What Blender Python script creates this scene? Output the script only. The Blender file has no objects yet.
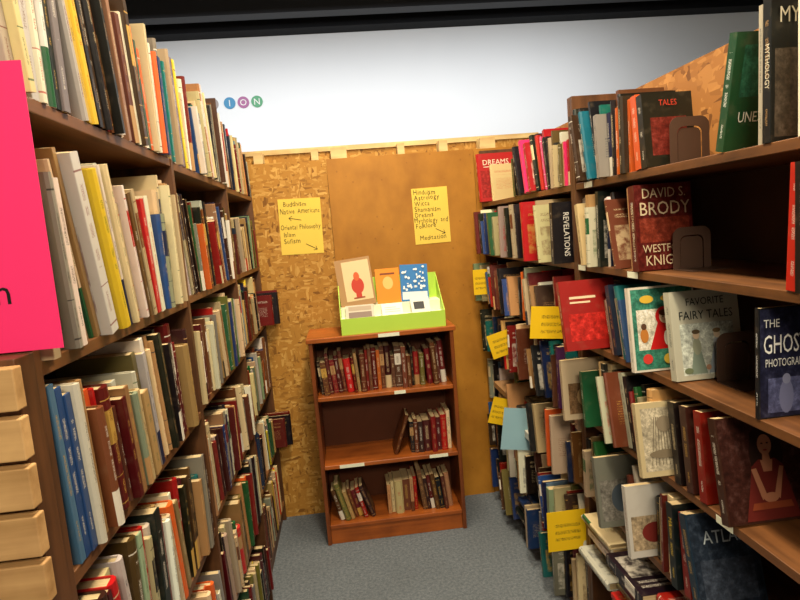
import bpy, math, random
from mathutils import Vector, Matrix
from mathutils.bvhtree import BVHTree
random.seed(21)
SC=bpy.context.scene
COL=SC.collection
# ------------------------------------------------------------------ camera
F=590.0
def basis(yaw,pitch,roll):
    fw=Vector((math.sin(yaw)*math.cos(pitch),math.cos(yaw)*math.cos(pitch),-math.sin(pitch)))
    r0=Vector((math.cos(yaw),-math.sin(yaw),0)); u0=r0.cross(fw)
    return math.cos(roll)*r0-math.sin(roll)*u0, math.sin(roll)*r0+math.cos(roll)*u0, fw
R,U,fw=basis(math.radians(5.1),math.radians(6.9),math.radians(4.6))
C=Vector((0,0,1.65))
cam=bpy.data.cameras.new('camera'); co=bpy.data.objects.new('camera',cam); COL.objects.link(co)
co.matrix_world=Matrix((( R.x,U.x,-fw.x,C.x),(R.y,U.y,-fw.y,C.y),(R.z,U.z,-fw.z,C.z),(0,0,0,1)))
cam.sensor_width=36; cam.lens=F*36/800; cam.clip_start=.02; SC.camera=co
SC.view_settings.view_transform='Standard'
# ------------------------------------------------------------------ colour
def lin(c):
    o=[]
    for v in c[:3]:
        v=v/255.0
        o.append(v/12.92 if v<=.04045 else ((v+.055)/1.055)**2.4)
    return (o[0],o[1],o[2],1.0)
PAL={'cream':(208,186,144),'white':(218,210,194),'tan':(176,136,88),'brown':(100,56,30),'dark red':(108,20,18),
'red':(176,26,24),'orange':(204,88,30),'yellow':(220,190,50),'olive':(104,98,44),'green':(26,84,46),'teal':(18,100,104),
'blue':(36,66,114),'navy':(22,32,62),'black':(20,18,18),'grey':(132,126,118),'purple':(86,48,98),'pink':(220,48,110),
'light blue':(84,124,150),'sage green':(136,150,120),'dark brown':(54,32,20),'maroon':(74,18,20)}
# ------------------------------------------------------------------ node helper
class NT:
    def __init__(s,name,rough=.6,spec=.3):
        s.m=bpy.data.materials.new(name); s.m.use_nodes=True; s.t=s.m.node_tree; s.n=s.t.nodes; s.l=s.t.links
        s.b=s.n['Principled BSDF']; s.b.inputs['Roughness'].default_value=rough
        s.b.inputs['Specular IOR Level'].default_value=spec
    def new(s,typ,**k):
        n=s.n.new(typ)
        for a,b in k.items(): setattr(n,a,b)
        return n
    def put(s,sock,v):
        if isinstance(v,(int,float,tuple,list)): sock.default_value=v
        else: s.l.new(v,sock)
    def math(s,op,a,b=None,clamp=False):
        n=s.new('ShaderNodeMath',operation=op); n.use_clamp=clamp
        s.put(n.inputs[0],a)
        if b is not None: s.put(n.inputs[1],b)
        return n.outputs[0]
    def mul(s,*a):
        r=a[0]
        for x in a[1:]: r=s.math('MULTIPLY',r,x)
        return r
    def rng(s,v,lo,hi):
        return s.mul(s.math('GREATER_THAN',v,lo),s.math('LESS_THAN',v,hi))
    def mix(s,f,a,b,bt='MIX'):
        n=s.new('ShaderNodeMix',data_type='RGBA',blend_type=bt)
        s.put(n.inputs[0],f); s.put(n.inputs[6],a); s.put(n.inputs[7],b); return n.outputs[2]
    def noise(s,vec,scale,detail=2,rough=.5):
        n=s.new('ShaderNodeTexNoise'); n.inputs['Scale'].default_value=scale; n.inputs['Detail'].default_value=detail
        n.inputs['Roughness'].default_value=rough
        if vec is not None: s.l.new(vec,n.inputs['Vector'])
        return n.outputs['Fac']
    def mapping(s,vec,scale=(1,1,1),rot=(0,0,0)):
        n=s.new('ShaderNodeMapping'); s.l.new(vec,n.inputs['Vector']); n.inputs['Scale'].default_value=scale; n.inputs['Rotation'].default_value=rot
        return n.outputs[0]
    def attr(s,name,out='Color'):
        n=s.new('ShaderNodeAttribute'); n.attribute_name=name; return n.outputs[out]
    def uv(s,name):
        n=s.new('ShaderNodeUVMap'); n.uv_map=name; return n.outputs[0]
    def sep(s,v):
        n=s.new('ShaderNodeSeparateXYZ'); s.l.new(v,n.inputs[0]); return n.outputs
    def comb(s,x,y,z=0.0):
        n=s.new('ShaderNodeCombineXYZ'); s.put(n.inputs[0],x); s.put(n.inputs[1],y); s.put(n.inputs[2],z); return n.outputs[0]
    def ramp(s,f,stops):
        n=s.new('ShaderNodeValToRGB'); s.l.new(f,n.inputs[0]); e=n.color_ramp.elements
        while len(e)<len(stops): e.new(.5)
        for i,(p,c) in enumerate(stops): e[i].position=p; e[i].color=c
        return n.outputs[0]
    def col(s,v): s.put(s.b.inputs['Base Color'],v)
    def bump(s,h,st=.3,dist=.002):
        n=s.new('ShaderNodeBump'); n.inputs['Strength'].default_value=st; n.inputs['Distance'].default_value=dist
        s.l.new(h,n.inputs['Height']); s.l.new(n.outputs[0],s.b.inputs['Normal'])
    def obj(s): return s.new('ShaderNodeTexCoord').outputs['Object']
def plain(name,rgb,rough=.6,var=.12,scale=14,metal=0):
    t=NT(name,rough); c=lin(rgb); d=tuple(x*(1-var*2) for x in c[:3])+(1,)
    t.col(t.mix(t.noise(t.obj(),scale,3),d,c)); t.b.inputs['Metallic'].default_value=metal
    return t.m
def mottled(name,rgb):
    t=NT(name,.4); c=lin(rgb); o=t.obj(); f=t.noise(o,55,4,.65)
    a=t.ramp(f,[(.32,tuple(x*.45 for x in c[:3])+(1,)),(.52,c),(.72,tuple(min(1,x*1.7+.02) for x in c[:3])+(1,))])
    g=t.noise(o,190,3,.6)
    t.col(t.mix(t.ramp(g,[(.5,(0,0,0,1)),(.62,(.45,.45,.45,1))]),a,tuple(x*.4 for x in c[:3])+(1,))); return t.m
def scribbled(name,rgb,ink=(40,34,20)):
    t=NT(name,.6); x,y,z=t.sep(t.obj())
    n=t.noise(t.comb(t.mul(x,260.0),0.0,t.mul(z,170.0)),1.0,2)
    ln=t.math('GREATER_THAN',t.math('FRACT',t.mul(z,36.0)),.52)
    k=t.mul(t.rng(n,.48,.55),ln,t.rng(x,-.05,.05),t.rng(z,-.04,.04))
    t.col(t.mix(k,lin(rgb),lin(ink))); return t.m
def wood(name,a,b,axis='Y',rough=.45,spec=.4):
    t=NT(name,rough,spec)
    sc={'X':(1.5,28,28),'Y':(28,1.5,28),'Z':(28,28,1.5)}[axis]
    o=t.obj()
    v=t.mapping(o,sc)
    f=t.noise(v,1.0,5,.6); g=t.noise(o,6,4,.6)
    c=t.ramp(f,[(.3,lin(a)),(.7,lin(b))]); c=t.mix(t.ramp(g,[(.35,(0,0,0,1)),(.75,(.35,.35,.35,1))]),c,lin(tuple(min(255,x*1.35) for x in b)))
    t.col(c); t.bump(f,.15,.001)
    return t.m
def osb(name,dark,mid,light,k=1.0):
    t=NT(name,.6,.25); o=t.obj()
    cols=[]
    for i,(rz,sc) in enumerate([((.0,.5,.2),(30*k,34*k,110*k)),((.3,-.75,.4),(105*k,30*k,32*k)),((.1,1.2,.7),(34*k,30*k,90*k))]):
        v=t.mapping(o,sc,rz); n=t.new('ShaderNodeTexVoronoi'); n.inputs['Scale'].default_value=1.0; t.l.new(v,n.inputs['Vector'])
        cols.append(t.sep(n.outputs['Color'])[0])
    def fm(f,a,b):
        n=t.new('ShaderNodeMix',data_type='FLOAT'); t.put(n.inputs[0],f); t.put(n.inputs[2],a); t.put(n.inputs[3],b); return n.outputs[0]
    m=fm(t.math('GREATER_THAN',t.noise(o,26*k,2),.5),cols[0],cols[1])
    m=fm(t.math('GREATER_THAN',t.noise(t.mapping(o,(1,1,1),(1,2,3)),22*k,2),.56),m,cols[2])
    big=t.noise(o,4,3)
    c=t.ramp(m,[(.0,lin(dark)),(.2,lin(mid)),(.66,lin(mid)),(1,lin(light))])
    c=t.mix(t.math('MULTIPLY',big,.4),c,lin(tuple(x*.85 for x in mid)))
    t.col(c); t.bump(m,.25,.0015)
    return t.m
def spine_mat():
    t=NT('book_spine',.4,.4)
    c=t.attr('col'); ink=t.attr('ink'); st=t.sep(t.attr('sty'))
    u,v,_=t.sep(t.uv('UVMap')); a,b,_=t.sep(t.uv('metre'))
    let=t.math('GREATER_THAN',t.noise(t.comb(t.mul(a,520.0),t.mul(b,620.0)),1.0,1),.52)
    words=t.math('GREATER_THAN',t.noise(t.comb(0.0,t.mul(b,34.0),t.mul(st[1],50.0)),1.0,1),.46)
    big=t.mul(let,words,t.rng(u,.32,.68),t.rng(v,.38,.84))
    auth=t.mul(let,t.rng(u,.38,.62),t.rng(v,.12,.24))
    bands=t.mul(t.math('GREATER_THAN',st[0],.7),t.math('ADD',t.rng(v,.9,.91),t.math('ADD',t.rng(v,.05,.06),t.rng(v,.28,.286))))
    lab=t.mul(t.math('GREATER_THAN',st[0],.88),t.rng(v,.55,.82))
    low=t.mul(t.rng(st[0],.18,.3),t.math('LESS_THAN',v,.3))
    k=t.math('ADD',t.math('ADD',big,auth),bands,True)
    base=t.mix(t.math('ADD',lab,low,True),c,ink)
    inv=t.mix(lab,ink,c)
    r=t.mix(t.mul(k,.8),base,inv)
    wear=t.noise(t.comb(t.mul(a,60.0),t.mul(b,40.0)),1.0,4)
    r=t.mix(t.ramp(wear,[(.55,(0,0,0,1)),(.85,(.2,.2,.2,1))]),r,lin((150,130,105)))
    t.col(r); return t.m
def cover_mat():
    t=NT('book_cover',.34,.45)
    c=t.attr('col'); ink=t.attr('ink'); st=t.sep(t.attr('sty'))
    u,v,_=t.sep(t.uv('UVMap')); a,b,_=t.sep(t.uv('metre'))
    let=t.math('GREATER_THAN',t.noise(t.comb(t.mul(a,420.0),t.mul(b,260.0)),1.0,1),.52)
    line=t.math('GREATER_THAN',t.math('FRACT',t.mul(b,44.0)),.5)
    title=t.mul(let,line,t.rng(u,.14,.86),t.rng(v,.70,.86),t.math('GREATER_THAN',st[0],.35))
    small=t.mul(t.math('GREATER_THAN',t.noise(t.comb(t.mul(a,600.0),t.mul(b,140.0)),1.0,1),.52),t.math('GREATER_THAN',t.math('FRACT',t.mul(b,130.0)),.6),t.rng(u,.16,.82),t.rng(v,.3,.62),t.rng(st[0],.02,.5))
    pic=t.mul(t.math('GREATER_THAN',st[0],.5),t.rng(u,.1,.9),t.rng(v,.12,.62))
    nn=t.noise(t.comb(t.mul(a,30.0),t.mul(b,30.0)),1.0,5,.65)
    t1=t.mix(t.mul(pic,t.ramp(nn,[(.42,(.05,.05,.05,1)),(.58,(.6,.6,.6,1))])),c,ink)
    r=t.mix(t.mul(t.math('ADD',title,small,True),.65),t1,ink)
    wear=t.noise(t.comb(t.mul(a,30.0),t.mul(b,30.0)),1.0,5)
    r=t.mix(t.ramp(wear,[(.55,(0,0,0,1)),(.85,(.18,.18,.18,1))]),r,lin((150,130,105)))
    t.col(r); return t.m
def page_mat():
    t=NT('book_pages',.8,.1)
    a,b,_=t.sep(t.uv('metre'))
    f=t.noise(t.comb(t.mul(a,900.0),t.mul(b,6.0)),1.0,2)
    t.col(t.mix(f,lin((150,124,84)),lin((224,202,158)))); return t.m
M_SP,M_CV,M_PG=spine_mat(),cover_mat(),page_mat()
M_CASE=wood('brown_wood',(60,36,18),(116,74,40),'Y')
M_CASEV=wood('brown_wood_upright',(52,32,18),(98,62,35),'Z')
M_BACK=plain('brown_back_panel',(82,54,34),.7)
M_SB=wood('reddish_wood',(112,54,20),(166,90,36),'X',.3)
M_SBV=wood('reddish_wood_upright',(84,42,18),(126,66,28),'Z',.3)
M_SBB=plain('reddish_back_panel',(96,50,26),.6)
M_OSB=osb('osb_board',(118,74,26),(180,128,54),(216,170,92),.75)
M_OSB2=osb('osb_board_orange',(100,60,26),(156,104,52),(188,134,74),.55)
t=NT('ochre_plywood',.5,.3); o_=t.obj(); f=t.noise(t.mapping(o_,(2,2,1.4)),2.5,6,.6); c=t.ramp(f,[(.3,lin((150,98,28))),(.7,lin((182,125,42)))])
sp_=t.new('ShaderNodeTexVoronoi'); sp_.inputs['Scale'].default_value=18; t.l.new(o_,sp_.inputs['Vector'])
c=t.mix(t.mul(t.math('LESS_THAN',sp_.outputs['Distance'],.09),.35),c,lin((104,62,18))); t.col(c); t.bump(t.noise(o_,60,3),.1,.002); M_OCH=t.m
t=NT('carpet',.95,.05); o_=t.obj(); f=t.noise(o_,300,3,.7); g=t.noise(o_,70,4,.7); h_=t.noise(o_,3,3)
c=t.ramp(f,[(.36,lin((66,74,82))),(.64,lin((138,146,156)))]); c2=t.ramp(g,[(.35,lin((80,88,96))),(.65,lin((154,162,170)))])
c=t.mix(.5,c,c2); t.col(t.mix(t.mul(h_,.5),c,lin((84,88,92)))); t.bump(f,.6,.004); M_FLOOR=t.m
M_WHITE=plain('white_paint',(222,224,226),.8,.04,1.5)
M_DARK=plain('black_ceiling_paint',(18,18,20),.9)
M_BEAM=plain('black_steel',(28,28,32),.6)
M_YEL=plain('yellow_paper',(236,204,88),.75,.04,8)
M_TAG=scribbled('yellow_tag_card',(232,190,20))
M_BTAG=plain('pale_blue_card',(150,190,205),.6,.05,10)
M_PINK=plain('hot_pink_paper',(250,48,116),.6,.03,6)
M_LIME=plain('lime_card',(188,226,84),.45,.05,10)
M_CARD=plain('white_card',(238,240,216),.6,.04,10)
M_INK=plain('black_ink',(20,18,16),.6)
M_METAL=plain('brown_enamel_metal',(92,70,58),.35,.1,20,.1)
M_LW=wood('light_wood',(150,110,64),(198,156,104),'X',.6)
M_BAT=wood('pale_batten_wood',(180,144,94),(216,184,132),'X',.6)
# ------------------------------------------------------------------ object helpers
def meta(o,label=None,category=None,group=None,kind=None):
    if label: o['label']=label
    if category: o['category']=category
    if group: o['group']=group
    if kind: o['kind']=kind
def mesh(name,V,Fc,mats,midx=None,parent=None,**k):
    me=bpy.data.meshes.new(name); me.from_pydata([tuple(v) for v in V],[],Fc)
    for m in (mats if isinstance(mats,(list,tuple)) else [mats]): me.materials.append(m)
    if midx: me.polygons.foreach_set('material_index',midx)
    me.update()
    o=bpy.data.objects.new(name,me); COL.objects.link(o)
    if parent: o.parent=parent
    meta(o,**k); return o
def empty(name,loc,**k):
    o=bpy.data.objects.new(name,None); o.location=loc; o.empty_display_size=.05; COL.objects.link(o); meta(o,**k); return o
BF=[(0,3,2,1),(4,5,6,7),(0,1,5,4),(1,2,6,5),(2,3,7,6),(3,0,4,7)]
def boxes(name,bl,mat,parent=None,bev=.0015,**k):
    V=[];Fc=[]
    base=Vector(parent.location) if parent else Vector((0,0,0))
    if not parent:
        b=bl[0]; base=Vector(((b[0]+b[1])/2,(b[2]+b[3])/2,min(q[4] for q in bl)))
    for (x0,x1,y0,y1,z0,z1) in bl:
        n=len(V)
        for p in ((x0,y0,z0),(x1,y0,z0),(x1,y1,z0),(x0,y1,z0),(x0,y0,z1),(x1,y0,z1),(x1,y1,z1),(x0,y1,z1)):
            V.append(Vector(p)-base)
        Fc+= [tuple(i+n for i in f) for f in BF]
    o=mesh(name,V,Fc,mat,parent=parent,**k)
    if not parent: o.location=base
    if bev:
        m=o.modifiers.new('bevel','BEVEL'); m.width=bev; m.segments=2; m.limit_method='ANGLE'
    return o
_tc={}
def textmesh(s,size,al='CENTER',off=0.0):
    key=(s,size,al,off)
    if key in _tc: return _tc[key]
    cu=bpy.data.curves.new('lettering','FONT'); cu.body=s; cu.size=size; cu.align_x=al; cu.resolution_u=2; cu.offset=off
    ob=bpy.data.objects.new('lettering_tmp',cu); COL.objects.link(ob)
    bpy.context.view_layer.update()
    me=bpy.data.meshes.new_from_object(ob.evaluated_get(bpy.context.evaluated_depsgraph_get()))
    bpy.data.objects.remove(ob); _tc[key]=me; return me
_mc={}
def cmat(rgb):
    if rgb not in _mc: _mc[rgb]=plain('print_colour',rgb,.5,.03)
    return _mc[rgb]
_mm={}
def mmat(rgb):
    if rgb not in _mm: _mm[rgb]=mottled('printed_picture',rgb)
    return _mm[rgb]
def text(s,size,parent,M,mat,al='CENTER',name='lettering',sx=1.0):
    me=textmesh(s,size,al).copy(); me.materials.clear(); me.materials.append(mat)
    me.transform(M@Matrix.Diagonal((sx,1,1,1)))
    o=bpy.data.objects.new(name,me); COL.objects.link(o); o.parent=parent; return o
def handwriting(s,size,parent,M,mat,width):
    V=[];Fc=[];x=0.0
    for ch in s:
        if ch==' ': x+=size*.42; continue
        me=textmesh(ch,size,'LEFT',-size*.004)
        xs=[v.co.x for v in me.vertices]; x0,x1=min(xs),max(xs)
        k=random.uniform(.9,1.1)
        L=Matrix.Translation((x,random.uniform(-.03,.04)*size,0))@Matrix.Rotation(random.uniform(-.12,.08),4,'Z')@Matrix.Diagonal((k*.85,k*random.uniform(.94,1.08),1,1))@Matrix.Translation((-x0,0,0))
        n=len(V); V+=[L@v.co for v in me.vertices]; Fc+=[tuple(i+n for i in p.vertices) for p in me.polygons]
        x+=(x1-x0)*k*.85+size*.11
    sc=min(1.0,width/x)
    V=[M@Vector((v.x*sc,v.y,v.z)) for v in V]
    return mesh('handwriting',V,Fc,mat,parent=parent)
# ------------------------------------------------------------------ room
def wallbox(name,b,mat): return boxes(name,[b],mat,bev=0,kind='structure')
wallbox('floor',(-4,6,-2,6.1,-.1,0),M_FLOOR)
wallbox('ceiling',(-4,6,-2,6.1,3.66,3.76),M_DARK)
wallbox('wall_back',(-4,6,6.0,6.1,0,3.66),M_WHITE)
wallbox('wall_left',(-4.1,-4,-2,6.1,0,3.66),M_WHITE)
wallbox('wall_right',(6,6.1,-2,6.1,0,3.66),M_WHITE)
wallbox('wall_front',(-4,6,-2.1,-2,0,3.66),M_WHITE)
wallbox('wall_partition_osb',(-.85,-.05,3.40,3.42,0,2.066),M_OSB)
wallbox('wall_partition_ochre',(-.048,.79,3.395,3.42,0,2.066),M_OCH)
wallbox('wall_partition_end',(.792,1.22,3.40,3.42,0,2.066),M_OCH)
wallbox('wall_partition_rear',(-.85,1.22,3.52,3.54,0,2.145),M_OSB)
wallbox('wall_side',(1.20,1.22,.2,3.39,0,2.12),M_OSB2)
for i,(x,w_) in enumerate(((-.45,.05),(-.13,.04),(-.02,.09),(.36,.04),(.60,.05),(.84,.09))):
    wallbox('trim_%d'%(i+1),(x,x+w_,3.425,3.515,0,2.13),M_BAT)
wallbox('trim_8',(-.85,1.22,3.51,3.5195,2.125,2.152),M_BAT)
for i,y in enumerate((-1,.6,2.2,3.8,5.2)):
    wallbox('trim_%d'%(i+10),(-4,6,y,y+.14,3.50,3.655),M_BEAM)
wallbox('trim_20',(-4,6,5.8,5.99,3.57,3.655),M_DARK)
# ------------------------------------------------------------------ tall bookcases
def tallcase(nm,xf,xb,y0,y1,zs,top,toe,lab,thick=.022,btop=None):
    base=((xf+xb)/2,(y0+y1)/2,0)
    e=empty(nm,base,label=lab,category='bookcase')
    s=1 if xb>xf else -1
    X=lambda a,b:(min(a,b),max(a,b))
    for y in (y0,y1-.02):
        boxes('side_panel',[X(xf,xb)+(y,y+.02,0,top)],M_CASEV,e)
    boxes('back_panel',[X(xb-s*.008,xb)+(y0+.021,y1-.021,.02,(btop or top)-.01)],M_BACK,e,bev=0)
    for z in zs:
        boxes('shelf',[X(xf+s*.002,xb-s*.009)+(y0+.0205,y1-.0205,z-thick,z)],M_CASE,e)
    boxes('toe_kick',[X(xf+s*.02,xf+s*.035)+(y0+.0205,y1-.0205,0,toe)],M_CASE,e)
    return e
XR=.82; XL=[-.44,-.455,-.475]
ZR=[1.755,1.476,1.20,.924,.637,.36,.09]
ZL=[1.887,1.503,1.18,.83,.48,.12]
tallcase('tall_bookcase',XR,1.185,.62,2.03,ZR,2.05,.068,'tall brown wooden bookcase with books and metal bookends',btop=1.765)
tallcase('tall_bookcase',XR,1.185,2.032,3.385,ZR,2.05,.068,'tall brown wooden bookcase packed with books and yellow tags',btop=1.765)
LY=[.85,1.70,2.545,3.385]
for i in range(3):
    tallcase('tall_bookcase',XL[i],-.82,LY[i]+.001,LY[i+1]-.001,ZL,1.886,.098,'tall brown wooden bookcase crammed with books facing the aisle')
# ------------------------------------------------------------------ books
BOOKS=[]
def addbook(row,s,t,h,w,color,a=0.0,y=0.0,hard=True,ink=None,group='',sty=None,where='',titles=None,flat=False,zoff=0.0,yaw=0.0):
    rgb=PAL[color] if isinstance(color,str) else color
    j=random.uniform(.78,1.1); rgb2=tuple(max(8,min(250,c*j+random.uniform(-8,8))) for c in rgb)
    if ink is None:
        lum=sum(rgb2)/3
        ink=random.choice([PAL['black'],PAL['dark red'],PAL['navy'],PAL['brown'],PAL['red'],PAL['green']]) if lum>125 else random.choice([PAL['white'],PAL['cream'],PAL['white'],(190,150,70),PAL['tan']])
    px=(t/2 if a>=0 else -t/2)
    if flat:
        L=Matrix.Translation((s,y,zoff))@Matrix.Rotation(yaw,4,'Z')@Matrix.Translation((0,0,t/2))@Matrix.Rotation(math.radians(90),4,'Y')@Matrix.Translation((0,0,-h/2))
    else:
        L=Matrix.Translation((s+t/2,y,zoff))@Matrix.Translation((px,0,0))@Matrix.Rotation(a,4,'Y')@Matrix.Translation((-px,0,0))@Matrix.Rotation(yaw,4,'Z')
    BOOKS.append(dict(M=row@L,t=t,h=h,w=w,hard=hard,col=lin(rgb2),ink=lin(ink),sty=(random.random() if sty is None else sty,random.random(),0,1),
        name=color if isinstance(color,str) else (where.split('|')[1] if '|' in where else 'coloured'),group=group,where=where.split('|')[0],lean=a,titles=titles,flat=flat))
    return BOOKS[-1]
def row_r(z): return lambda y: Matrix.Translation((XR,y,z))@Matrix.Rotation(-math.pi/2,4,'Z')
def row_l(z,b): return lambda y: Matrix.Translation((XL[b],y,z))@Matrix.Rotation(math.pi/2,4,'Z')
def pick(w):
    ks=list(w); return random.choices(ks,[w[k] for k in ks])[0]
WL={'cream':24,'white':17,'tan':12,'brown':11,'dark red':6,'red':5,'orange':4,'yellow':2,'olive':4,'green':3,'teal':1,'blue':3,'navy':4,'black':14,'grey':6,'light blue':1,'sage green':3,'maroon':4,'dark brown':7}
WR={'cream':14,'white':17,'tan':9,'brown':8,'dark red':6,'red':10,'orange':5,'yellow':3,'olive':3,'green':6,'teal':4,'blue':4,'navy':5,'black':22,'grey':4,'purple':1,'pink':1,'dark brown':7,'light blue':2,'sage green':2}
WS={'brown':18,'dark brown':12,'dark red':20,'maroon':14,'tan':6,'black':7,'red':9,'olive':2,'cream':2,'navy':2,'orange':3}
def stackat(row,c0,clear,weights,group,where,frac=None,prot=(-.01,.06)):
    zo=0; top=(frac or random.uniform(.55,.9))*clear
    while zo<top-.03:
        t=random.uniform(.014,.036); h=random.uniform(.19,.245)
        addbook(row,c0+random.uniform(-.5,.5)*(.248-h),t,h,random.uniform(.13,.165),pick(weights),0,-random.uniform(*prot),random.random()<.5,None,group,None,where,None,True,zo,0.0)
        zo+=t+.0006
def fill(row,L,clear,weights,seq=(),group='',where='',tr=(.014,.042),hr=(.19,.26),wr=(.13,.18),prot=(-.02,.05),leanp=.6,amax=18,s0=0.0,leansign=-1,stack=0.0,big=.15):
    cur=s0; seq=list(seq); hmax=min(hr[1],clear-.012); prev=0.0
    while cur<L-.012:
        if cur>s0 and random.random()<stack and cur+.26<L:
            stackat(row,cur+.125,clear,weights,group,where)
            cur+=.252; prev=0.0
            continue
        n=random.randint(2,8); a=0.0
        if random.random()<leanp: a=leansign*math.radians(random.uniform(3,amax))
        hb=random.uniform(hr[0],hmax)
        if a<0: cur+=max(0,hmax*(math.sin(-a)-math.sin(-prev)))*1.0
        for i in range(n):
            t=random.uniform(*tr)*(1.35 if random.random()<big else 1)
            if cur+t/math.cos(a)>L: cur=L+1; break
            h=max(hr[0]*.9,min(hmax,hb+random.uniform(-.035,.035))); w=random.uniform(*wr)
            c=seq.pop(0) if seq else pick(weights)
            y=-random.uniform(*prot) if random.random()<.8 else .0
            addbook(row,cur,t,h,w,c,a,y,hard=random.random()<.45,group=group,where=where)
            cur+=t/math.cos(a)+.0008
        if a>0: cur+=hmax*math.sin(a)
        prev=min(a,0)
SEQL={0:['white','cream','brown','white','white','black','white','black','grey','white','yellow','yellow','black','dark brown','black','dark red','brown','black','white','cream','black','tan','white','brown','white','dark brown','cream'],
1:['cream','white','cream','grey','white','black','cream','tan','white','cream','white','yellow','cream','white','white','cream','white','tan','cream','white','brown','cream','white','red','white'],
2:['light blue','blue','blue','white','cream','tan','brown','orange','red','dark red','brown','maroon','tan','white','sage green','cream','white','tan','olive','white','white','black','cream'],
3:['navy','dark brown','maroon','red','cream','black','white','brown','sage green','red','cream','white','black','tan','dark red','white','cream']}
ordn=['top','second','third','fourth','fifth','lowest']
for i,z in enumerate(ZL):
    clear=[.36,.36,.30,.325,.325,.33][i]
    for b in range(3):
        y0=LY[b]+.026 if i else LY[b]+.004; y1=LY[b+1]-.026 if i else LY[b+1]-.004
        L=y1-y0
        if b==2 and i in (2,4): L-=.10
        g='books on the %s shelf of the aisle bookcase'%ordn[i]; wh='%s shelf of brown bookcase'%ordn[i]
        hr=(.20,.285)
        if i==0: hr=((.26,.36),(.22,.32),(.19,.28))[b]; clear=.38
        elif i==1: hr=((.24,.325),(.22,.30),(.20,.28))[b]
        fill(row_l(z,b)(y0),L,clear,WL,SEQL.get(i,[]) if b==0 else [],g,wh,
             tr=(.010,.024),hr=hr,wr=(.14,.20),prot=(-.015,.018) if b<2 else (-.02,.008),amax=(14,14,10,9,9,9)[i],leanp=.7 if i<2 else .5,big=.2)
        if b==2 and i in (2,4):
            for q,(c,o) in enumerate((('dark red',.06),('black',.09),('dark red',.085))):
                addbook(row_l(z,b)(y0),L+.005+q*.028,.022,.165+.01*q,.15,c,0,-o,True,None,g,.4,wh)
SEQR={0:['green','green','black','green','black','dark brown','black','black','teal','pink','red','pink','red','red','black','dark brown','red','black','pink','red','black','black']}
for i,z in enumerate(ZR):
    clear=.25 if i else .3
    nm=(ordn+['bottom'])[i]
    gg='books on the %s shelf beside the plywood panel'%nm; ww='%s shelf of brown bookcase'%nm
    if i==0:
        addbook(row_r(z)(3.36),.10,.03,.265,.20,'red',math.radians(-8),-.04,True,(230,200,170),gg,.0,ww,[('pic',.012,.19,.02,.17,(150,30,26)),('txt','DREAMS',.042,.10,.20,(232,214,190),.95),('poly',[(.03,.188),(.17,.188),(.17,.192),(.03,.192)],(232,214,190))])
        addbook(row_r(z)(3.36),.145,.02,.2,.15,'cream',math.radians(-8),.02,True,None,gg,.4,ww)
    fill(row_r(z)(3.36),1.30 if i!=1 else 1.215,clear,WR,SEQR.get(i,[]),gg,ww,s0=.60 if i==0 else 0,
         tr=(.010,.027),hr=(.17,.24),wr=(.13,.18),prot=(-.02,.09) if i else (-.02,.03),amax=15,leanp=.7,stack=.08 if i>3 else 0)
GN='books on the %s shelf with metal bookends'
def near(i,s1,seq,s0=0.0,lp=.8,**k):
    fill(row_r(ZR[i])(2.005),s1,.26 if i else .3,WR,seq,GN%ordn[i],'%s shelf of brown bookcase'%ordn[i],tr=k.get('tr',(.010,.026)),hr=k.get('hr',(.18,.24)),wr=(.13,.17),prot=k.get('prot',(-.02,.03)),leanp=lp,amax=15,s0=s0)
def sp(i,y,t,h,w,color,a=0.0,out=0.0,titles=None,ink=None,nm=None,sty=.0,hard=False,**k):
    return addbook(row_r(ZR[i])(2.005),2.005-y,t,h,w,color,math.radians(a),-out,hard,ink,GN%ordn[i],sty,'%s shelf of brown bookcase%s'%(ordn[i],'|'+nm if nm else ''),titles,**k)
def E(cy,cz,ry,rz,c,n=18): return ('poly',[(cy+ry*math.cos(2*math.pi*k/n),cz+rz*math.sin(2*math.pi*k/n)) for k in range(n)],c)
near(0,.40,['black','dark brown','black','black','teal','teal','black','teal','black','grey','navy','black','brown','orange','black','dark brown','orange','black'],hr=(.21,.25))
sp(0,1.585,.03,.20,.13,'orange',-6,.0,sty=.0)
sp(0,1.553,.03,.195,.14,'black',-6,.0,titles=[('pic',.02,.12,.03,.13,(110,36,26)),('txt','TALES',.022,.07,.16,(190,60,40))])
sp(0,1.235,.026,.235,.17,(20,66,48),13,.0,nm='dark green',titles=[('pic',.02,.15,.11,.21,(40,96,70)),('txt','UNEX',.030,.05,.06,(225,225,210),.72)],ink=(235,235,225))
sp(0,1.115,.012,.26,.17,'white',1,-.01)
sp(0,1.09,.022,.265,.19,'black',1,.0,titles=[('pic',.008,.18,.01,.17,(80,68,56)),('txt','MY',.040,.034,.215,(225,215,190),.75),('sp','MYTHOLOGY',.018,.14,(225,215,190))])
sp(0,1.0,.03,.26,.19,'white',0,.0)
sp(1,2.115,.03,.222,.15,'black',0,.06,titles=[('vt','REVELATIONS',.03,.04,.105,(225,220,210))],sty=.0)
near(1,.335,['white','cream','tan','white','black','black','navy','white','black','brown','white'],hr=(.2,.24))
sp(1,1.625,.022,.235,.16,'tan',-4,.0)
sp(1,1.598,.035,.238,.165,(84,18,18),-4,.01,nm='dark red',ink=(225,220,205),titles=[('pic',.001,.164,.001,.237,(90,24,18)),('pic',.01,.155,.078,.145,(124,46,28)),('txt','DAVID S.',.038,.083,.2,(206,186,150)),('txt','BRODY',.052,.083,.153,(206,186,150)),('txt','WESTFORD',.031,.083,.05,(206,186,150)),('txt','KNIGHT',.04,.083,.014,(206,186,150)),('sp','WESTFORD KNIGHT',.018,.12,(206,186,150))])
sp(1,1.03,.03,.235,.16,'red',3,.0); sp(1,.995,.04,.235,.17,'black',0,.01)
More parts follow.
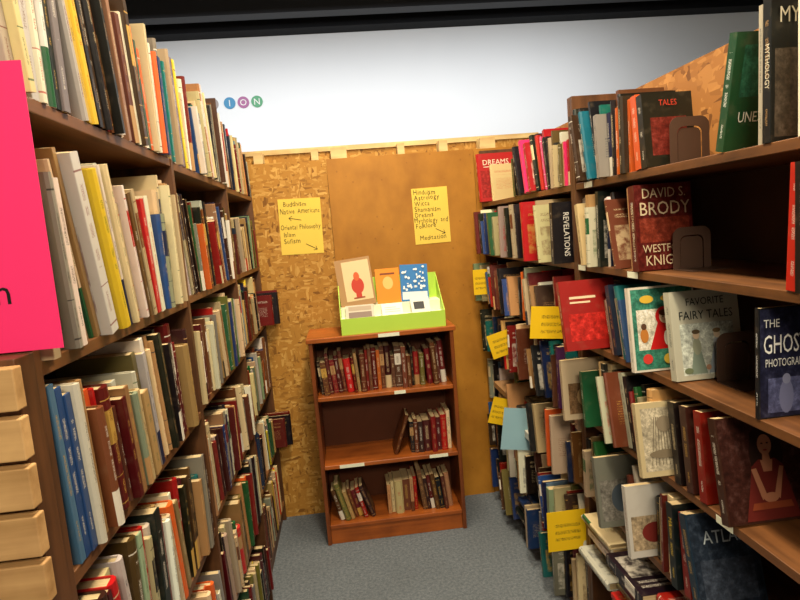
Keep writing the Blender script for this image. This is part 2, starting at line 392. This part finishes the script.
sp(2,2.0,.03,.21,.15,'white',0,.02,sty=.4); sp(2,1.965,.024,.2,.15,'black',-2,.0,sty=.4)
sp(2,1.865,.026,.232,.19,'red',-14,.12,ink=(220,200,170),titles=[('pic',.02,.17,.03,.12,(186,36,28)),('poly',[(.03,.17),(.12,.17),(.12,.178),(.03,.178)],(225,205,170)),('poly',[(.03,.155),(.10,.155),(.10,.161),(.03,.161)],(225,205,170))])
near(2,.44,['white','brown','navy','cream','teal','red','blue','black','white'],s0=.175,hr=(.18,.225),prot=(-.02,.015))
sp(2,1.545,.02,.235,.19,'white',-7,.05,ink=(30,90,60),titles=[('pic',.006,.184,.006,.229,(60,130,108)),('pic',.018,.172,.06,.172,(226,218,196)),
 ('poly',[(.05,.06),(.15,.06),(.122,.14),(.08,.14)],(196,24,24)),E(.10,.15,.028,.028,(196,24,24)),E(.10,.148,.017,.018,(232,196,166)),E(.10,.16,.018,.009,(90,50,24)),E(.094,.149,.002,.002,(30,20,16)),E(.106,.149,.002,.002,(30,20,16)),E(.10,.141,.004,.0015,(170,40,40)),E(.10,.09,.008,.02,(236,228,210)),E(.036,.10,.012,.02,(190,120,50)),E(.036,.125,.008,.009,(90,60,40)),E(.158,.11,.01,.022,(60,110,60)),E(.05,.2,.02,.011,(222,180,60)),E(.12,.2,.03,.011,(222,180,60)),E(.04,.035,.014,.014,(210,60,50)),E(.10,.032,.014,.014,(226,190,70)),E(.15,.035,.014,.014,(210,60,50))],nm=None)
sp(2,1.43,.028,.23,.185,(222,220,206),-8,.0,nm='off-white',ink=(30,50,60),titles=[('txt','FAVORITE',.027,.092,.192,(20,30,34)),('txt','FAIRY TALES',.031,.092,.156,(20,30,34)),('pic',.02,.165,.012,.145,(190,196,184)),
 ('poly',[(.04,.015),(.085,.015),(.072,.075),(.052,.075)],(126,142,128)),E(.062,.085,.012,.022,(146,150,128)),E(.062,.115,.009,.011,(206,180,150)),E(.062,.123,.011,.006,(92,76,54)),('poly',[(.088,.015),(.148,.015),(.13,.08),(.106,.08)],(146,158,168)),E(.118,.09,.011,.018,(160,166,172)),E(.118,.114,.009,.011,(214,190,160)),E(.118,.123,.011,.006,(128,104,70)),E(.034,.024,.012,.008,(108,118,88)),E(.155,.03,.008,.014,(104,114,90)),E(.088,.03,.007,.007,(180,140,110))])
sp(2,1.115,.012,.232,.19,'black',0,.0,ink=(225,225,220),titles=[('pic',.003,.187,.003,.229,(34,36,60)),('pic',.02,.17,.012,.085,(80,84,120)),E(.06,.045,.016,.036,(108,112,146)),E(.06,.082,.009,.011,(128,132,160)),('txt','THE',.024,.026,.192,(225,225,220),.8),('txt','GHOST',.055,.055,.138,(238,238,232),.52),('txt','PHOTOGRAPHER',.024,.064,.110,(225,225,220),.56)])
sp(3,1.99,.02,.215,.16,'cream',-5,.09,ink=(90,70,50),titles=[('pic',.02,.14,.02,.13,(120,90,60)),E(.08,.08,.03,.035,(176,140,96))])
sp(3,1.90,.022,.19,.15,'green',-8,.05)
near(3,.50,['tan','black','cream','olive','white','black','brown','white','black'],s0=.13,prot=(-.02,.06),hr=(.18,.23))
sp(3,1.48,.02,.20,.15,'cream',-10,.07,ink=(90,80,70),titles=[('pic',.012,.138,.015,.185,(188,176,150))]+[('poly',[(.03+.01*k,.03),(.032+.01*k,.03),(.05+.006*k,.16),(.048+.006*k,.16)],(110,98,80)) for k in range(9)]+[E(.075,.14,.022,.022,(140,126,104)),E(.075,.06,.05,.012,(126,112,90))])
sp(3,1.425,.03,.215,.15,'black',-8,.0,titles=[('pic',.03,.13,.05,.12,(90,60,45))])
sp(3,1.37,.03,.22,.16,'dark brown',-8,.0)
sp(3,1.315,.03,.225,.15,'dark red',-6,.0)
SK=(164,108,80); DR=(96,30,24)
sp(3,1.20,.026,.24,.21,'dark brown',-12,.02,titles=[('pic',.004,.206,.004,.236,(58,28,22)),E(.11,.185,.034,.032,(36,18,12)),E(.085,.15,.014,.04,(36,18,12)),E(.137,.15,.014,.04,(36,18,12)),('poly',[(.045,.006),(.175,.006),(.155,.09),(.148,.125),(.13,.14),(.09,.14),(.072,.125),(.065,.09)],DR),('poly',[(.095,.138),(.125,.138),(.12,.112),(.10,.112)],SK),('poly',[(.103,.155),(.117,.155),(.12,.136),(.10,.136)],SK),E(.11,.172,.017,.023,SK),E(.104,.175,.003,.0018,(40,20,16)),E(.117,.175,.003,.0018,(40,20,16)),E(.11,.160,.005,.002,(130,40,36)),('poly',[(.07,.12),(.082,.122),(.10,.06),(.088,.05)],SK),('poly',[(.148,.12),(.138,.122),(.118,.06),(.13,.05)],SK),E(.109,.055,.018,.011,SK),('poly',[(.06,.03),(.16,.03),(.155,.045),(.065,.045)],(130,60,34))])
near(4,.21,['black','cream','navy','tan','black'],prot=(-.02,.04),hr=(.18,.23))
sp(4,1.755,.022,.225,.16,'grey',-10,.075,ink=(40,40,50),titles=[('pic',.01,.15,.02,.15,(120,116,108)),E(.08,.09,.035,.045,(70,80,90))])
near(4,.42,['brown','white','green','black','dark red'],s0=.285,prot=(-.02,.02),hr=(.19,.23))
sp(4,1.575,.022,.21,.16,'white',-8,.065,ink=(120,30,30),titles=[('pic',.01,.15,.02,.12,(170,150,120)),E(.08,.07,.04,.03,(120,40,34))])
near(4,.575,['black','cream','black','dark red'],s0=.455,prot=(-.02,.01),hr=(.19,.23))
sp(4,1.42,.03,.23,.15,'black',-5,.02,titles=[('txt','MA',.05,.07,.15,(220,190,60)),('sp','MA',.03,.18,(220,190,60))],ink=(225,190,60))
sp(4,1.375,.03,.22,.15,'dark red',-6,.01)
sp(4,1.315,.03,.235,.18,(30,40,54),-16,.02,nm='dark slate blue',titles=[('pic',.004,.176,.004,.231,(34,44,58)),('txt','ATLAS',.045,.09,.16,(170,180,185)),('pic',.02,.16,.02,.12,(54,62,76))])
rowF=row_r(ZR[5])(2.005)
FW='low shelf of brown bookcase'; FG='books stacked flat on the low shelf'
WF={'cream':6,'white':6,'tan':3,'black':4,'brown':2,'navy':2,'red':2,'grey':2,'olive':1,'dark red':2}
for c0,fr in ((.135,.96),(.385,.86),(.635,.9)): stackat(rowF,c0,.25,WF,FG,FW,fr,(.0,.07))
near(5,1.25,[],s0=.77)
# ------------------------------------------------------------------ small bookcase
sb=empty('small_bookcase',(.157,3.17,0),label='small reddish-brown wooden bookcase with three shelves of old books',category='bookcase')
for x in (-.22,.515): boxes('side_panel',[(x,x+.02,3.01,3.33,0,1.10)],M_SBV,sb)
boxes('top_board',[(-.232,.547,3.0,3.335,1.1,1.125)],M_SB,sb,.004)
for z in (.81,.44,.11): boxes('shelf',[(-.1995,.5145,3.012,3.318,z-.022,z)],M_SB,sb,.003)
boxes('kick_board',[(-.1995,.5145,3.022,3.04,0,.087)],M_SB,sb)
boxes('back_panel',[(-.1995,.5145,3.319,3.328,.01,1.099)],M_SBB,sb,0)
for x,z,w in ((.14,1.106,.11),(.36,.424,.10),(-.12,.424,.13),(.20,.794,.06)):
    boxes('shelf_label',[(x,x+w,2.9985 if z>1 else 3.0105,2.9995 if z>1 else 3.0115,z-.004,z+.014)],M_CARD,sb,0,label='small white paper shelf label')
GS='old books in the small bookcase'
def rs(x,z): return Matrix.Translation((x,3.045,z))
fill(rs(-.197,.81),.70,.24,WS,['dark brown','brown','dark red','dark red','maroon','brown','red','dark red','tan','brown','dark red','brown'],GS,'upper shelf of small reddish bookcase',tr=(.014,.030),hr=(.19,.235),wr=(.12,.16),prot=(-.05,-.01),leanp=.3,amax=6)
fill(rs(.17,.44),.33,.24,WS,['black','brown'],GS,'middle shelf of small reddish bookcase',tr=(.016,.032),hr=(.19,.24),wr=(.12,.16),prot=(-.04,-.01),leanp=.0,s0=.10,amax=6)
addbook(rs(.17,.44),.005,.022,.22,.14,'brown',math.radians(20),.02,True,None,GS,None,'middle shelf of small reddish bookcase')
fill(rs(-.197,.11),.25,.24,WS,['brown','olive','tan','brown'],GS,'lowest shelf of small reddish bookcase',tr=(.016,.028),hr=(.17,.22),wr=(.12,.15),prot=(-.04,-.01),leanp=1,amax=20)
fill(rs(.12,.11),.375,.24,WS,['tan','cream','cream','brown','tan'],GS,'lowest shelf of small reddish bookcase',tr=(.018,.034),hr=(.18,.24),wr=(.12,.16),prot=(-.04,-.01),leanp=.5,leansign=-1,amax=7)
# ------------------------------------------------------------------ rank books by how much of them shows
TV=[];TF=[];own=[]
for i,b in enumerate(BOOKS):
    n=len(TV); t2=b['t']/2
    for p in ((-t2,0,0),(t2,0,0),(t2,b['w'],0),(-t2,b['w'],0),(-t2,0,b['h']),(t2,0,b['h']),(t2,b['w'],b['h']),(-t2,b['w'],b['h'])): TV.append(b['M']@Vector(p))
    TF+=[tuple(q+n for q in f) for f in BF]; own+=[i]*6
def occ(x0,x1,y0,y1,z0,z1):
    n=len(TV)
    for p in ((x0,y0,z0),(x1,y0,z0),(x1,y1,z0),(x0,y1,z0),(x0,y0,z1),(x1,y0,z1),(x1,y1,z1),(x0,y1,z1)): TV.append(Vector(p))
    TF.extend([tuple(q+n for q in f) for f in BF]); own.extend([-1]*6)
for z in ZR: occ(XR,1.185,.62,3.385,z-.022,z)
for z in ZL: occ(-.8,-.45,.85,3.385,z-.022,z)
occ(-.70,-.392,.838,.84,1.525,1.9); occ(-.8,-.44,.85,.87,0,1.88); occ(XR,1.185,2.01,2.05,0,2.05)
bvh=BVHTree.FromPolygons(TV,TF)
for b in BOOKS: b['s']=0
for iy in range(0,600,3):
    for ix in range(0,800,3):
        d=(fw+R*((ix+.5-400)/F)-U*((iy+.5-300)/F)).normalized()
        hh=bvh.ray_cast(C,d,12)
        if hh[2] is not None and own[hh[2]]>=0: BOOKS[own[hh[2]]]['s']+=1
BOOKS.sort(key=lambda b:-b['s']-(10000 if b['titles'] and b['s']>0 else 0))
IND=[b for b in BOOKS[:300] if b['s']>0]; REST=BOOKS[len(IND):]
# ------------------------------------------------------------------ build book meshes
def geom(b):
    t,h,w=b['t'],b['h'],b['w']
    if b['hard']:
        c=.0025; ov=.0035; bu=min(.005,t*.16)
        o=[(-t/2,w),(-t/2,.004),(-t*.32,-bu*.6),(0,-bu),(t*.32,-bu*.6),(t/2,.004),(t/2,w)]
    else:
        c=.0008; ov=.0004
        o=[(-t/2,w),(-t/2,.001),(-t/2+.001,0),(t/2-.001,0),(t/2,.001),(t/2,w)]
    inn=[(-t/2+c,w),(-t/2+c,c+.003),(t/2-c,c+.003),(t/2-c,w)]
    V=[];Fc=[];mi=[];uv=[];um=[]
    ru,rv=random.uniform(0,40),random.uniform(0,40)
    n=len(o)
    for z in (0,h):
        for p in o+inn: V.append((p[0],p[1],z))
    N=n+4
    def addf(f,m,uvs,ums): Fc.append(f); mi.append(m); uv.extend(uvs); um.extend(ums)
    for i in range(n-1):
        f=(i,i+1,N+i+1,N+i)
        if i==0:
            us=[1-V[k][1]/w for k in f]; ms=[-V[k][1] for k in f]; m=1
        elif i==n-2:
            us=[V[k][1]/w for k in f]; ms=[V[k][1] for k in f]; m=1
        else:
            us=[(V[k][0]+t/2)/t for k in f]; ms=[V[k][0] for k in f]; m=0
        addf(f,m,[(u,V[k][2]/h) for u,k in zip(us,f)],[(q+ru,V[k][2]+rv) for q,k in zip(ms,f)])
    for i in range(3):
        f=(n+i+1,n+i,N+n+i,N+n+i+1); addf(f,1,[(0,0)]*4,[(0,0)]*4)
    top=tuple(N+i for i in range(n))+tuple(N+n+i for i in (3,2,1,0)); addf(top,1,[(0,0)]*len(top),[(0,0)]*len(top))
    bot=tuple(reversed([i for i in range(n)]+[n+i for i in (3,2,1,0)])); addf(bot,1,[(0,0)]*len(bot),[(0,0)]*len(bot))
    addf((0,N,N+n,n),1,[(0,0)]*4,[(0,0)]*4); addf((n-1,n+3,N+n+3,N+n-1),1,[(0,0)]*4,[(0,0)]*4)
    x=t/2-c-.0002; y0=c+.0035; y1=w-ov
    PV=[];PF=[];pm=[]
    for z in (ov,h-ov):
        for p in ((-x,y0),(x,y0),(x,y1),(-x,y1)): PV.append((p[0],p[1],z))
    for f in BF:
        PF.append(f); pm+=[(PV[k][0]+ru,(PV[k][1]+PV[k][2])) for k in f]
    return V,Fc,mi,uv,um,PV,PF,pm
def setattrs(me,uv,um,cols,inks,stys):
    l=me.uv_layers.new(name='UVMap'); l.data.foreach_set('uv',[x for p in uv for x in p])
    l=me.uv_layers.new(name='metre'); l.data.foreach_set('uv',[x for p in um for x in p])
    for nm,dat in (('col',cols),('ink',inks),('sty',stys)):
        a=me.color_attributes.new(nm,'FLOAT_COLOR','CORNER'); a.data.foreach_set('color',dat)
def label(b):
    k='hardcover' if b['hard'] else 'paperback'
    st='stacked flat' if b['flat'] else ('leaning' if abs(b['lean'])>.05 else 'standing')
    return '%s %s book %s on %s'%(b['name'],k,st,b['where'])
XYZ=Matrix(((0,0,1,0),(1,0,0,0),(0,1,0,0),(0,0,0,1)))
SPN=Matrix(((0,1,0,0),(0,0,-1,0),(-1,0,0,0),(0,0,0,1)))
VTX=Matrix(((0,0,1,0),(0,1,0,0),(-1,0,0,0),(0,0,0,1)))
for b in IND:
    V,Fc,mi,uv,um,PV,PF,pm=geom(b)
    bk=mesh('book',V,Fc,[M_SP,M_CV],mi,label=label(b),category='book',group=b['group'])
    nl=len(uv); setattrs(bk.data,uv,um,list(b['col'])*nl,list(b['ink'])*nl,list(b['sty'])*nl)
    bk.matrix_world=b['M']
    pg=mesh('page_block',PV,PF,M_PG,parent=bk); l=pg.data.uv_layers.new(name='metre'); l.data.foreach_set('uv',[x for p in pm for x in p])
    if b['titles']:
        e=b['t']/2; q=0
        for T in b['titles']:
            if T[0]=='txt':
                text(T[1],T[2],bk,Matrix.Translation((e+.0036,T[3],T[4]))@XYZ,cmat(T[5]),name='cover_title',sx=T[6] if len(T)>6 else .85)
            elif T[0]=='vt':
                text(T[1],T[2],bk,Matrix.Translation((e+.0026,T[3],T[4]))@VTX,cmat(T[5]),name='cover_title',sx=.85)
            elif T[0]=='sp':
                s0=max(b['t']*.16,0.001)
                text(T[1],min(T[2],b['t']*.75),bk,Matrix.Translation((-s0,-.007 if b['hard'] else -.0006,T[3]))@SPN,cmat(T[4]),name='spine_title',sx=.8)
            elif T[0]=='poly':
                q+=.00014; x=e+.0002+q
                mesh('cover_picture',[(x,p[0],p[1]) for p in T[1]],[tuple(range(len(T[1])))],cmat(T[2]),parent=bk)
            else:
                q+=.00014; x=e+.0002+q
                mesh('cover_picture',[(x,T[1],T[3]),(x,T[2],T[3]),(x,T[2],T[4]),(x,T[1],T[4])],[(0,1,2,3)],mmat(T[5]),parent=bk)
SV=[];SF=[];SM=[];SU=[];SMm=[];SCc=[];SI=[];SS=[]
for b in REST:
    V,Fc,mi,uv,um,PV,PF,pm=geom(b); n=len(SV)
    SV+=[b['M']@Vector(v) for v in V]; SF+=[tuple(i+n for i in f) for f in Fc]; SM+=mi; SU+=uv; SMm+=um
    n=len(SV); SV+=[b['M']@Vector(v) for v in PV]; SF+=[tuple(i+n for i in f) for f in PF]; SM+=[2]*6; SU+=[(0,0)]*24; SMm+=pm
    k=len(uv)+24; SCc+=list(b['col'])*k; SI+=list(b['ink'])*k; SS+=list(b['sty'])*k
o=mesh('books',SV,SF,[M_SP,M_CV,M_PG],SM,label='rows of mixed used books filling the farther shelves',category='books',kind='stuff')
setattrs(o.data,SU,SMm,SCc,SI,SS)
# ------------------------------------------------------------------ bookends
def bookend(x,y,z,w=.11,h=.125):
    e=empty('bookend',(x,y,z),label='brown enamelled metal bookend with rounded top on wooden shelf',category='bookend')
    def arch(w,h,r,n=8):
        p=[(-w/2,0)]
        for i in range(n+1):
            a=math.pi-(math.pi/2)*i/n; p.append((-w/2+r+r*math.cos(a),h-r+r*math.sin(a)))
        for i in range(n+1):
            a=math.pi/2-(math.pi/2)*i/n; p.append((w/2-r+r*math.cos(a),h-r+r*math.sin(a)))
        p.append((w/2,0)); return p
    o=arch(w,h,.025); i_=arch(w*.62,h*.8,.018)
    V=[];Fc=[];n=len(o)
    for yy in (0,.0015):
        V+=[(p[0],yy,p[1]) for p in o]; V+=[(p[0],yy,p[1]) for p in i_]
    N=2*n
    for k in range(n-1):
        Fc+=[(k,k+1,n+k+1,n+k),(N+k+1,N+k,N+n+k,N+n+k+1),(k+1,k,N+k,N+k+1),(n+k,n+k+1,N+n+k+1,N+n+k)]
    mesh('upright_plate',V,Fc,M_METAL,parent=e)
    i2=arch(w*.58,h*.77,.016); V=[(p[0],.002,p[1]) for p in i2]+[(p[0],.0035,p[1]) for p in i2]; m=len(i2)
    Fc=[tuple(range(m)),tuple(reversed(range(m,2*m)))]+[(k+1,k,m+k,m+k+1) for k in range(m-1)]
    mesh('tongue_plate',V,Fc,M_METAL,parent=e)
    boxes('base_plate',[(x-w/2,x+w/2,y-.09,y-.0005,z,z+.0015)],M_METAL,e,0)
bookend(.93,1.505,ZR[0]+.0003); bookend(.955,1.545,ZR[1]+.0003,h=.115); bookend(.965,1.375,ZR[2]+.0003)
# ------------------------------------------------------------------ yellow signs on panel
def paper(x0,x1,z0,z1,y,rot,lab,lines,sz,arrows):
    w=x1-x0;h=z1-z0
    p=mesh('paper_sign',[(-w/2,0,-h/2),(w/2,0,-h/2),(w/2,0,h/2),(-w/2,0,h/2),(-w/2,.001,-h/2),(w/2,.001,-h/2),(w/2,.001,h/2),(-w/2,.001,h/2)],BF,M_YEL,label=lab,category='sign')
    p.location=((x0+x1)/2,y,(z0+z1)/2); p.rotation_euler=(0,rot,0)
    T=Matrix(((1,0,0,0),(0,0,-1,0),(0,1,0,0),(0,0,0,1)))
    for (s,tx,tz) in lines:
        handwriting(s,sz,p,Matrix.Translation((tx-w/2,-.0008,h/2-tz))@T@Matrix.Rotation(random.uniform(-.03,.04),4,'Z'),M_INK,w-tx-.006)
    for (ax,az,ang,L) in arrows:
        A=Matrix.Translation((ax-w/2,-.0008,h/2-az))@Matrix.Rotation(-ang,4,'Y')
        V=[A@Vector((a,0,b)) for a,b in [(-L/2,-.0015),(L/2,-.0015),(L/2,.0015),(-L/2,.0015)]]; Fc=[(0,1,2,3)]
        for sg in (1,-1):
            n=len(V); V+=[A@Vector((a,0,b)) for a,b in ((L/2,0),(L/2-.016,sg*.012),(L/2-.014,sg*.014),(L/2+.003,0))]; Fc.append((n,n+1,n+2,n+3))
        mesh('arrow',V,Fc,M_INK,parent=p)
paper(-.342,-.105,1.55,1.862,3.3985,.02,'yellow handwritten paper sign listing religions on chipboard wall',[('Buddhism',.03,.042),('Native Americans',.008,.084),('Oriental Philosophy',.006,.172),('Islam',.02,.212),('Sufism',.02,.25)],.038,[(.09,.114,math.pi-.2,.07),(.17,.272,-.5,.07)])
paper(.418,.625,1.55,1.868,3.3935,-.01,'yellow handwritten paper sign listing topics on ochre panel',[('Hinduism',.012,.036),('Astrology',.012,.068),('Wicca',.012,.100),('Shamanism',.012,.132),('Dreams',.012,.164),('Mythology and',.006,.196),('Folklore',.012,.228),('Meditation',.03,.295)],.038,[(.15,.25,-.5,.06)])
# ------------------------------------------------------------------ display box and booklets
zt=1.1255
db=empty('display_box',(.225,3.14,zt),label='lime green cardboard display box holding booklets on small bookcase',category='box')
boxes('front_panel',[(-.045,.50,3.015,3.019,zt,zt+.085)],M_LIME,db,.0005)
V=[Vector(p)-Vector(db.location) for x in (-.045,-.041) for p in ((x,3.019,zt),(x,3.25,zt),(x,3.25,zt+.29),(x,3.12,zt+.22),(x,3.019,zt+.085))]
SFc=[(0,1,2,3,4),(9,8,7,6,5),(0,5,6,1),(1,6,7,2),(2,7,8,3),(3,8,9,4),(4,9,5,0)]
mesh('side_panel',V,SFc,M_LIME,parent=db)
V=[Vector(p)-Vector(db.location) for x in (.496,.50) for p in ((x,3.019,zt),(x,3.25,zt),(x,3.25,zt+.26),(x,3.12,zt+.16),(x,3.019,zt+.085))]
mesh('side_panel',V,SFc,M_LIME,parent=db)
boxes('back_panel',[(-.045,.50,3.25,3.254,zt,zt+.27)],M_LIME,db,.0005)
boxes('tray_step',[(-.040,.495,3.02,3.13,zt,zt+.075)],M_CARD,db,.001)
boxes('tray_step',[(-.040,.495,3.131,3.249,zt,zt+.13)],M_CARD,db,.001)
T=Matrix(((1,0,0,0),(0,0,-1,0),(0,1,0,0),(0,0,0,1)))
def booklet(x,y,z,w,h,rgb,lab,tilt,pics=(),rz=0.0,t=.006):
    V=[]
    for yy in (0,t): V+=[(-w/2,yy,0),(w/2,yy,0),(w/2,yy,h),(-w/2,yy,h)]
    o=mesh('booklet',V,[(0,1,2,3),(7,6,5,4),(0,4,5,1),(1,5,6,2),(2,6,7,3),(3,7,4,0)],cmat(rgb),label=lab,category='booklet',group='booklets in the lime display box')
    o.matrix_world=Matrix.Translation((x,y,z))@Matrix.Rotation(rz,4,'Y')@Matrix.Rotation(-math.radians(tilt),4,'X')
    q=0
    for pc in pics:
        q+=.0002
        if pc[0]=='e':
            n=20; mesh('cover_picture',[(pc[1]+pc[3]*math.cos(2*math.pi*i/n),-.0003-q,pc[2]+pc[4]*math.sin(2*math.pi*i/n)) for i in range(n)],[tuple(range(n))],cmat(pc[5]),parent=o)
        else:
            yy=-.0003-q; mesh('cover_picture',[(pc[1],yy,pc[3]),(pc[2],yy,pc[3]),(pc[2],yy,pc[4]),(pc[1],yy,pc[4])],[(0,1,2,3)],cmat(pc[5]),parent=o)
booklet(.06,3.14,zt+.131,.19,.26,(170,130,84),'tan booklet with red torch-like figure standing in display box',12,[('r',-.06,.085,.03,.245,(222,196,150)),('e',.01,.11,.034,.045,(190,54,30)),('e',.01,.16,.016,.024,(206,90,40)),('r',-.005,.025,.045,.08,(190,54,30)),('r',-.02,.04,.04,.048,(150,60,34))],-.08,t=.02)
booklet(.225,3.15,zt+.131,.13,.19,(230,136,22),'orange booklet with pale emblem standing in display box',14,[('e',.0,.11,.028,.035,(240,184,104)),('r',-.04,.04,.155,.165,(120,60,20))])
D=[('r',-.068,.068,.008,.05,(216,226,232))]
for i in range(34):
    D.append(('e',random.uniform(-.062,.062),random.uniform(.06,.188),random.uniform(.003,.01),random.uniform(.002,.008),(228,236,240)))
booklet(.365,3.15,zt+.131,.15,.2,(46,118,184),'blue booklet covered in white doodles standing in display box',14,D,.04)
booklet(.06,3.035,zt+.0755,.15,.10,(190,180,162),'small grey printed card lying in display box',50,[('r',-.06,.06,.01,.05,(120,100,90)),('r',-.06,.06,.06,.09,(160,142,122))])
booklet(.23,3.035,zt+.0755,.11,.09,(230,230,218),'plain white card lying in display box',50,[('r',-.04,.04,.03,.034,(150,150,150)),('r',-.04,.04,.045,.049,(150,150,150)),('r',-.04,.02,.06,.064,(150,150,150))])
booklet(.38,3.035,zt+.0755,.10,.11,(216,216,208),'white leaflet with black picture lying in display box',45,[('r',-.035,.02,.03,.08,(40,40,44))])
# ------------------------------------------------------------------ pink sign, wooden drawer cabinet
ps=boxes('paper_sign',[(-.70,-.392,.838,.8395,1.525,1.905)],M_PINK,bev=0,label='hot pink paper sign hanging on end of brown bookcase',category='sign')
text('n',.05,ps,Matrix.Translation((.087,-.0018,.066))@T,M_INK,name='lettering')
cc=empty('drawer_cabinet',(-.62,.81,0),label='light wooden cabinet of small stacked trays beside bookcase end',category='cabinet')
boxes('body',[(-.80,-.436,.797,.846,0,1.522)],M_CASEV,cc)
for k in range(18):
    z1=1.518-k*.066
    boxes('tray',[(-.60,-.428,.775,.7965,z1-.060,z1-.004)],M_LW,cc,.002)
# ------------------------------------------------------------------ tags, shelf labels
def tag(x0,x1,y,z0,z1,rot,lab='yellow card tag sticking out between books',m=None):
    w=x1-x0;h=z1-z0
    p=mesh('shelf_tag',[(-w/2,0,-h/2),(w/2,0,-h/2),(w/2,0,h/2),(-w/2,0,h/2),(-w/2,.001,-h/2),(w/2,.001,-h/2),(w/2,.001,h/2),(-w/2,.001,h/2)],BF,m or M_TAG,label=lab,category='tag',group='card tags between the books')
    p.location=((x0+x1)/2,y,(z0+z1)/2); p.rotation_euler=(0,rot,0)
    return p
tag(.66,.84,2.09,1.20,1.32,.1); tag(.66,.80,2.75,1.00,1.12,-.25); tag(.70,.82,3.2,1.25,1.39,0); tag(.68,.80,2.9,.60,.74,.3); tag(.68,.84,2.08,.37,.53,0)
tag(.66,.80,2.6,.58,.78,.15,'pale blue card tag sticking out between books',M_BTAG)
for (y,z) in ((1.62,ZR[1]),(1.22,ZR[3]),(1.9,ZR[0]),(1.98,ZR[1])):
    boxes('shelf_label',[(XR-.0012,XR-.0002,y-.03,y+.03,z-.021,z-.003)],M_CARD,bev=0,label='small white printed label stuck on shelf edge',category='label')
# ------------------------------------------------------------------ coloured letter discs
for i,(ch,c) in enumerate([('T',(150,140,136)),('I',(60,130,170)),('O',(156,96,140)),('N',(84,150,110))]):
    x=-.955+(i-1)*.130-(.03 if i==0 else 0); n=28
    d=mesh('letter_disc',[(.055*math.cos(2*math.pi*k/n),yy,.055*math.sin(2*math.pi*k/n)) for yy in (0,.006) for k in range(n)],[tuple(range(n)),tuple(reversed(range(n,2*n)))]+[(k,k+n,(k+1)%n+n,(k+1)%n) for k in range(n)],cmat(c),label='round coloured letter disc on the white wall',category='wall letter',group='coloured letter discs on the wall')
    d.location=(x,5.9935,2.975)
    text(ch,.085,d,Matrix.Translation((0,-.002,-.03))@T,cmat((225,225,220)))
# ------------------------------------------------------------------ lights
def area(loc,sx,sy,e,c,rot=(0,0,0)):
    l=bpy.data.lights.new('ceiling_or_fill_lamp','AREA'); l.shape='RECTANGLE'; l.size=sx; l.size_y=sy; l.energy=e; l.color=c
    o=bpy.data.objects.new('ceiling_or_fill_lamp',l); o.location=loc; o.rotation_euler=rot; COL.objects.link(o)
area((.3,1.1,3.3),.3,1.0,80,(1,.85,.61))
area((.25,2.7,3.3),.3,.8,52,(1,.85,.61))
area((.1,-1.2,2.6),1.0,.4,56,(1,.87,.66),(math.radians(66),0,0))  # added frontal fill, unseen behind the camera; not a ceiling fixture, brightens shelf interiors
area((.3,4.7,3.35),5,.4,94,(.96,.98,1),(.35,0,0))
w=bpy.data.worlds.new('world'); SC.world=w; w.use_nodes=True; w.node_tree.nodes['Background'].inputs[0].default_value=(.8,.75,.7,1); w.node_tree.nodes['Background'].inputs[1].default_value=.1
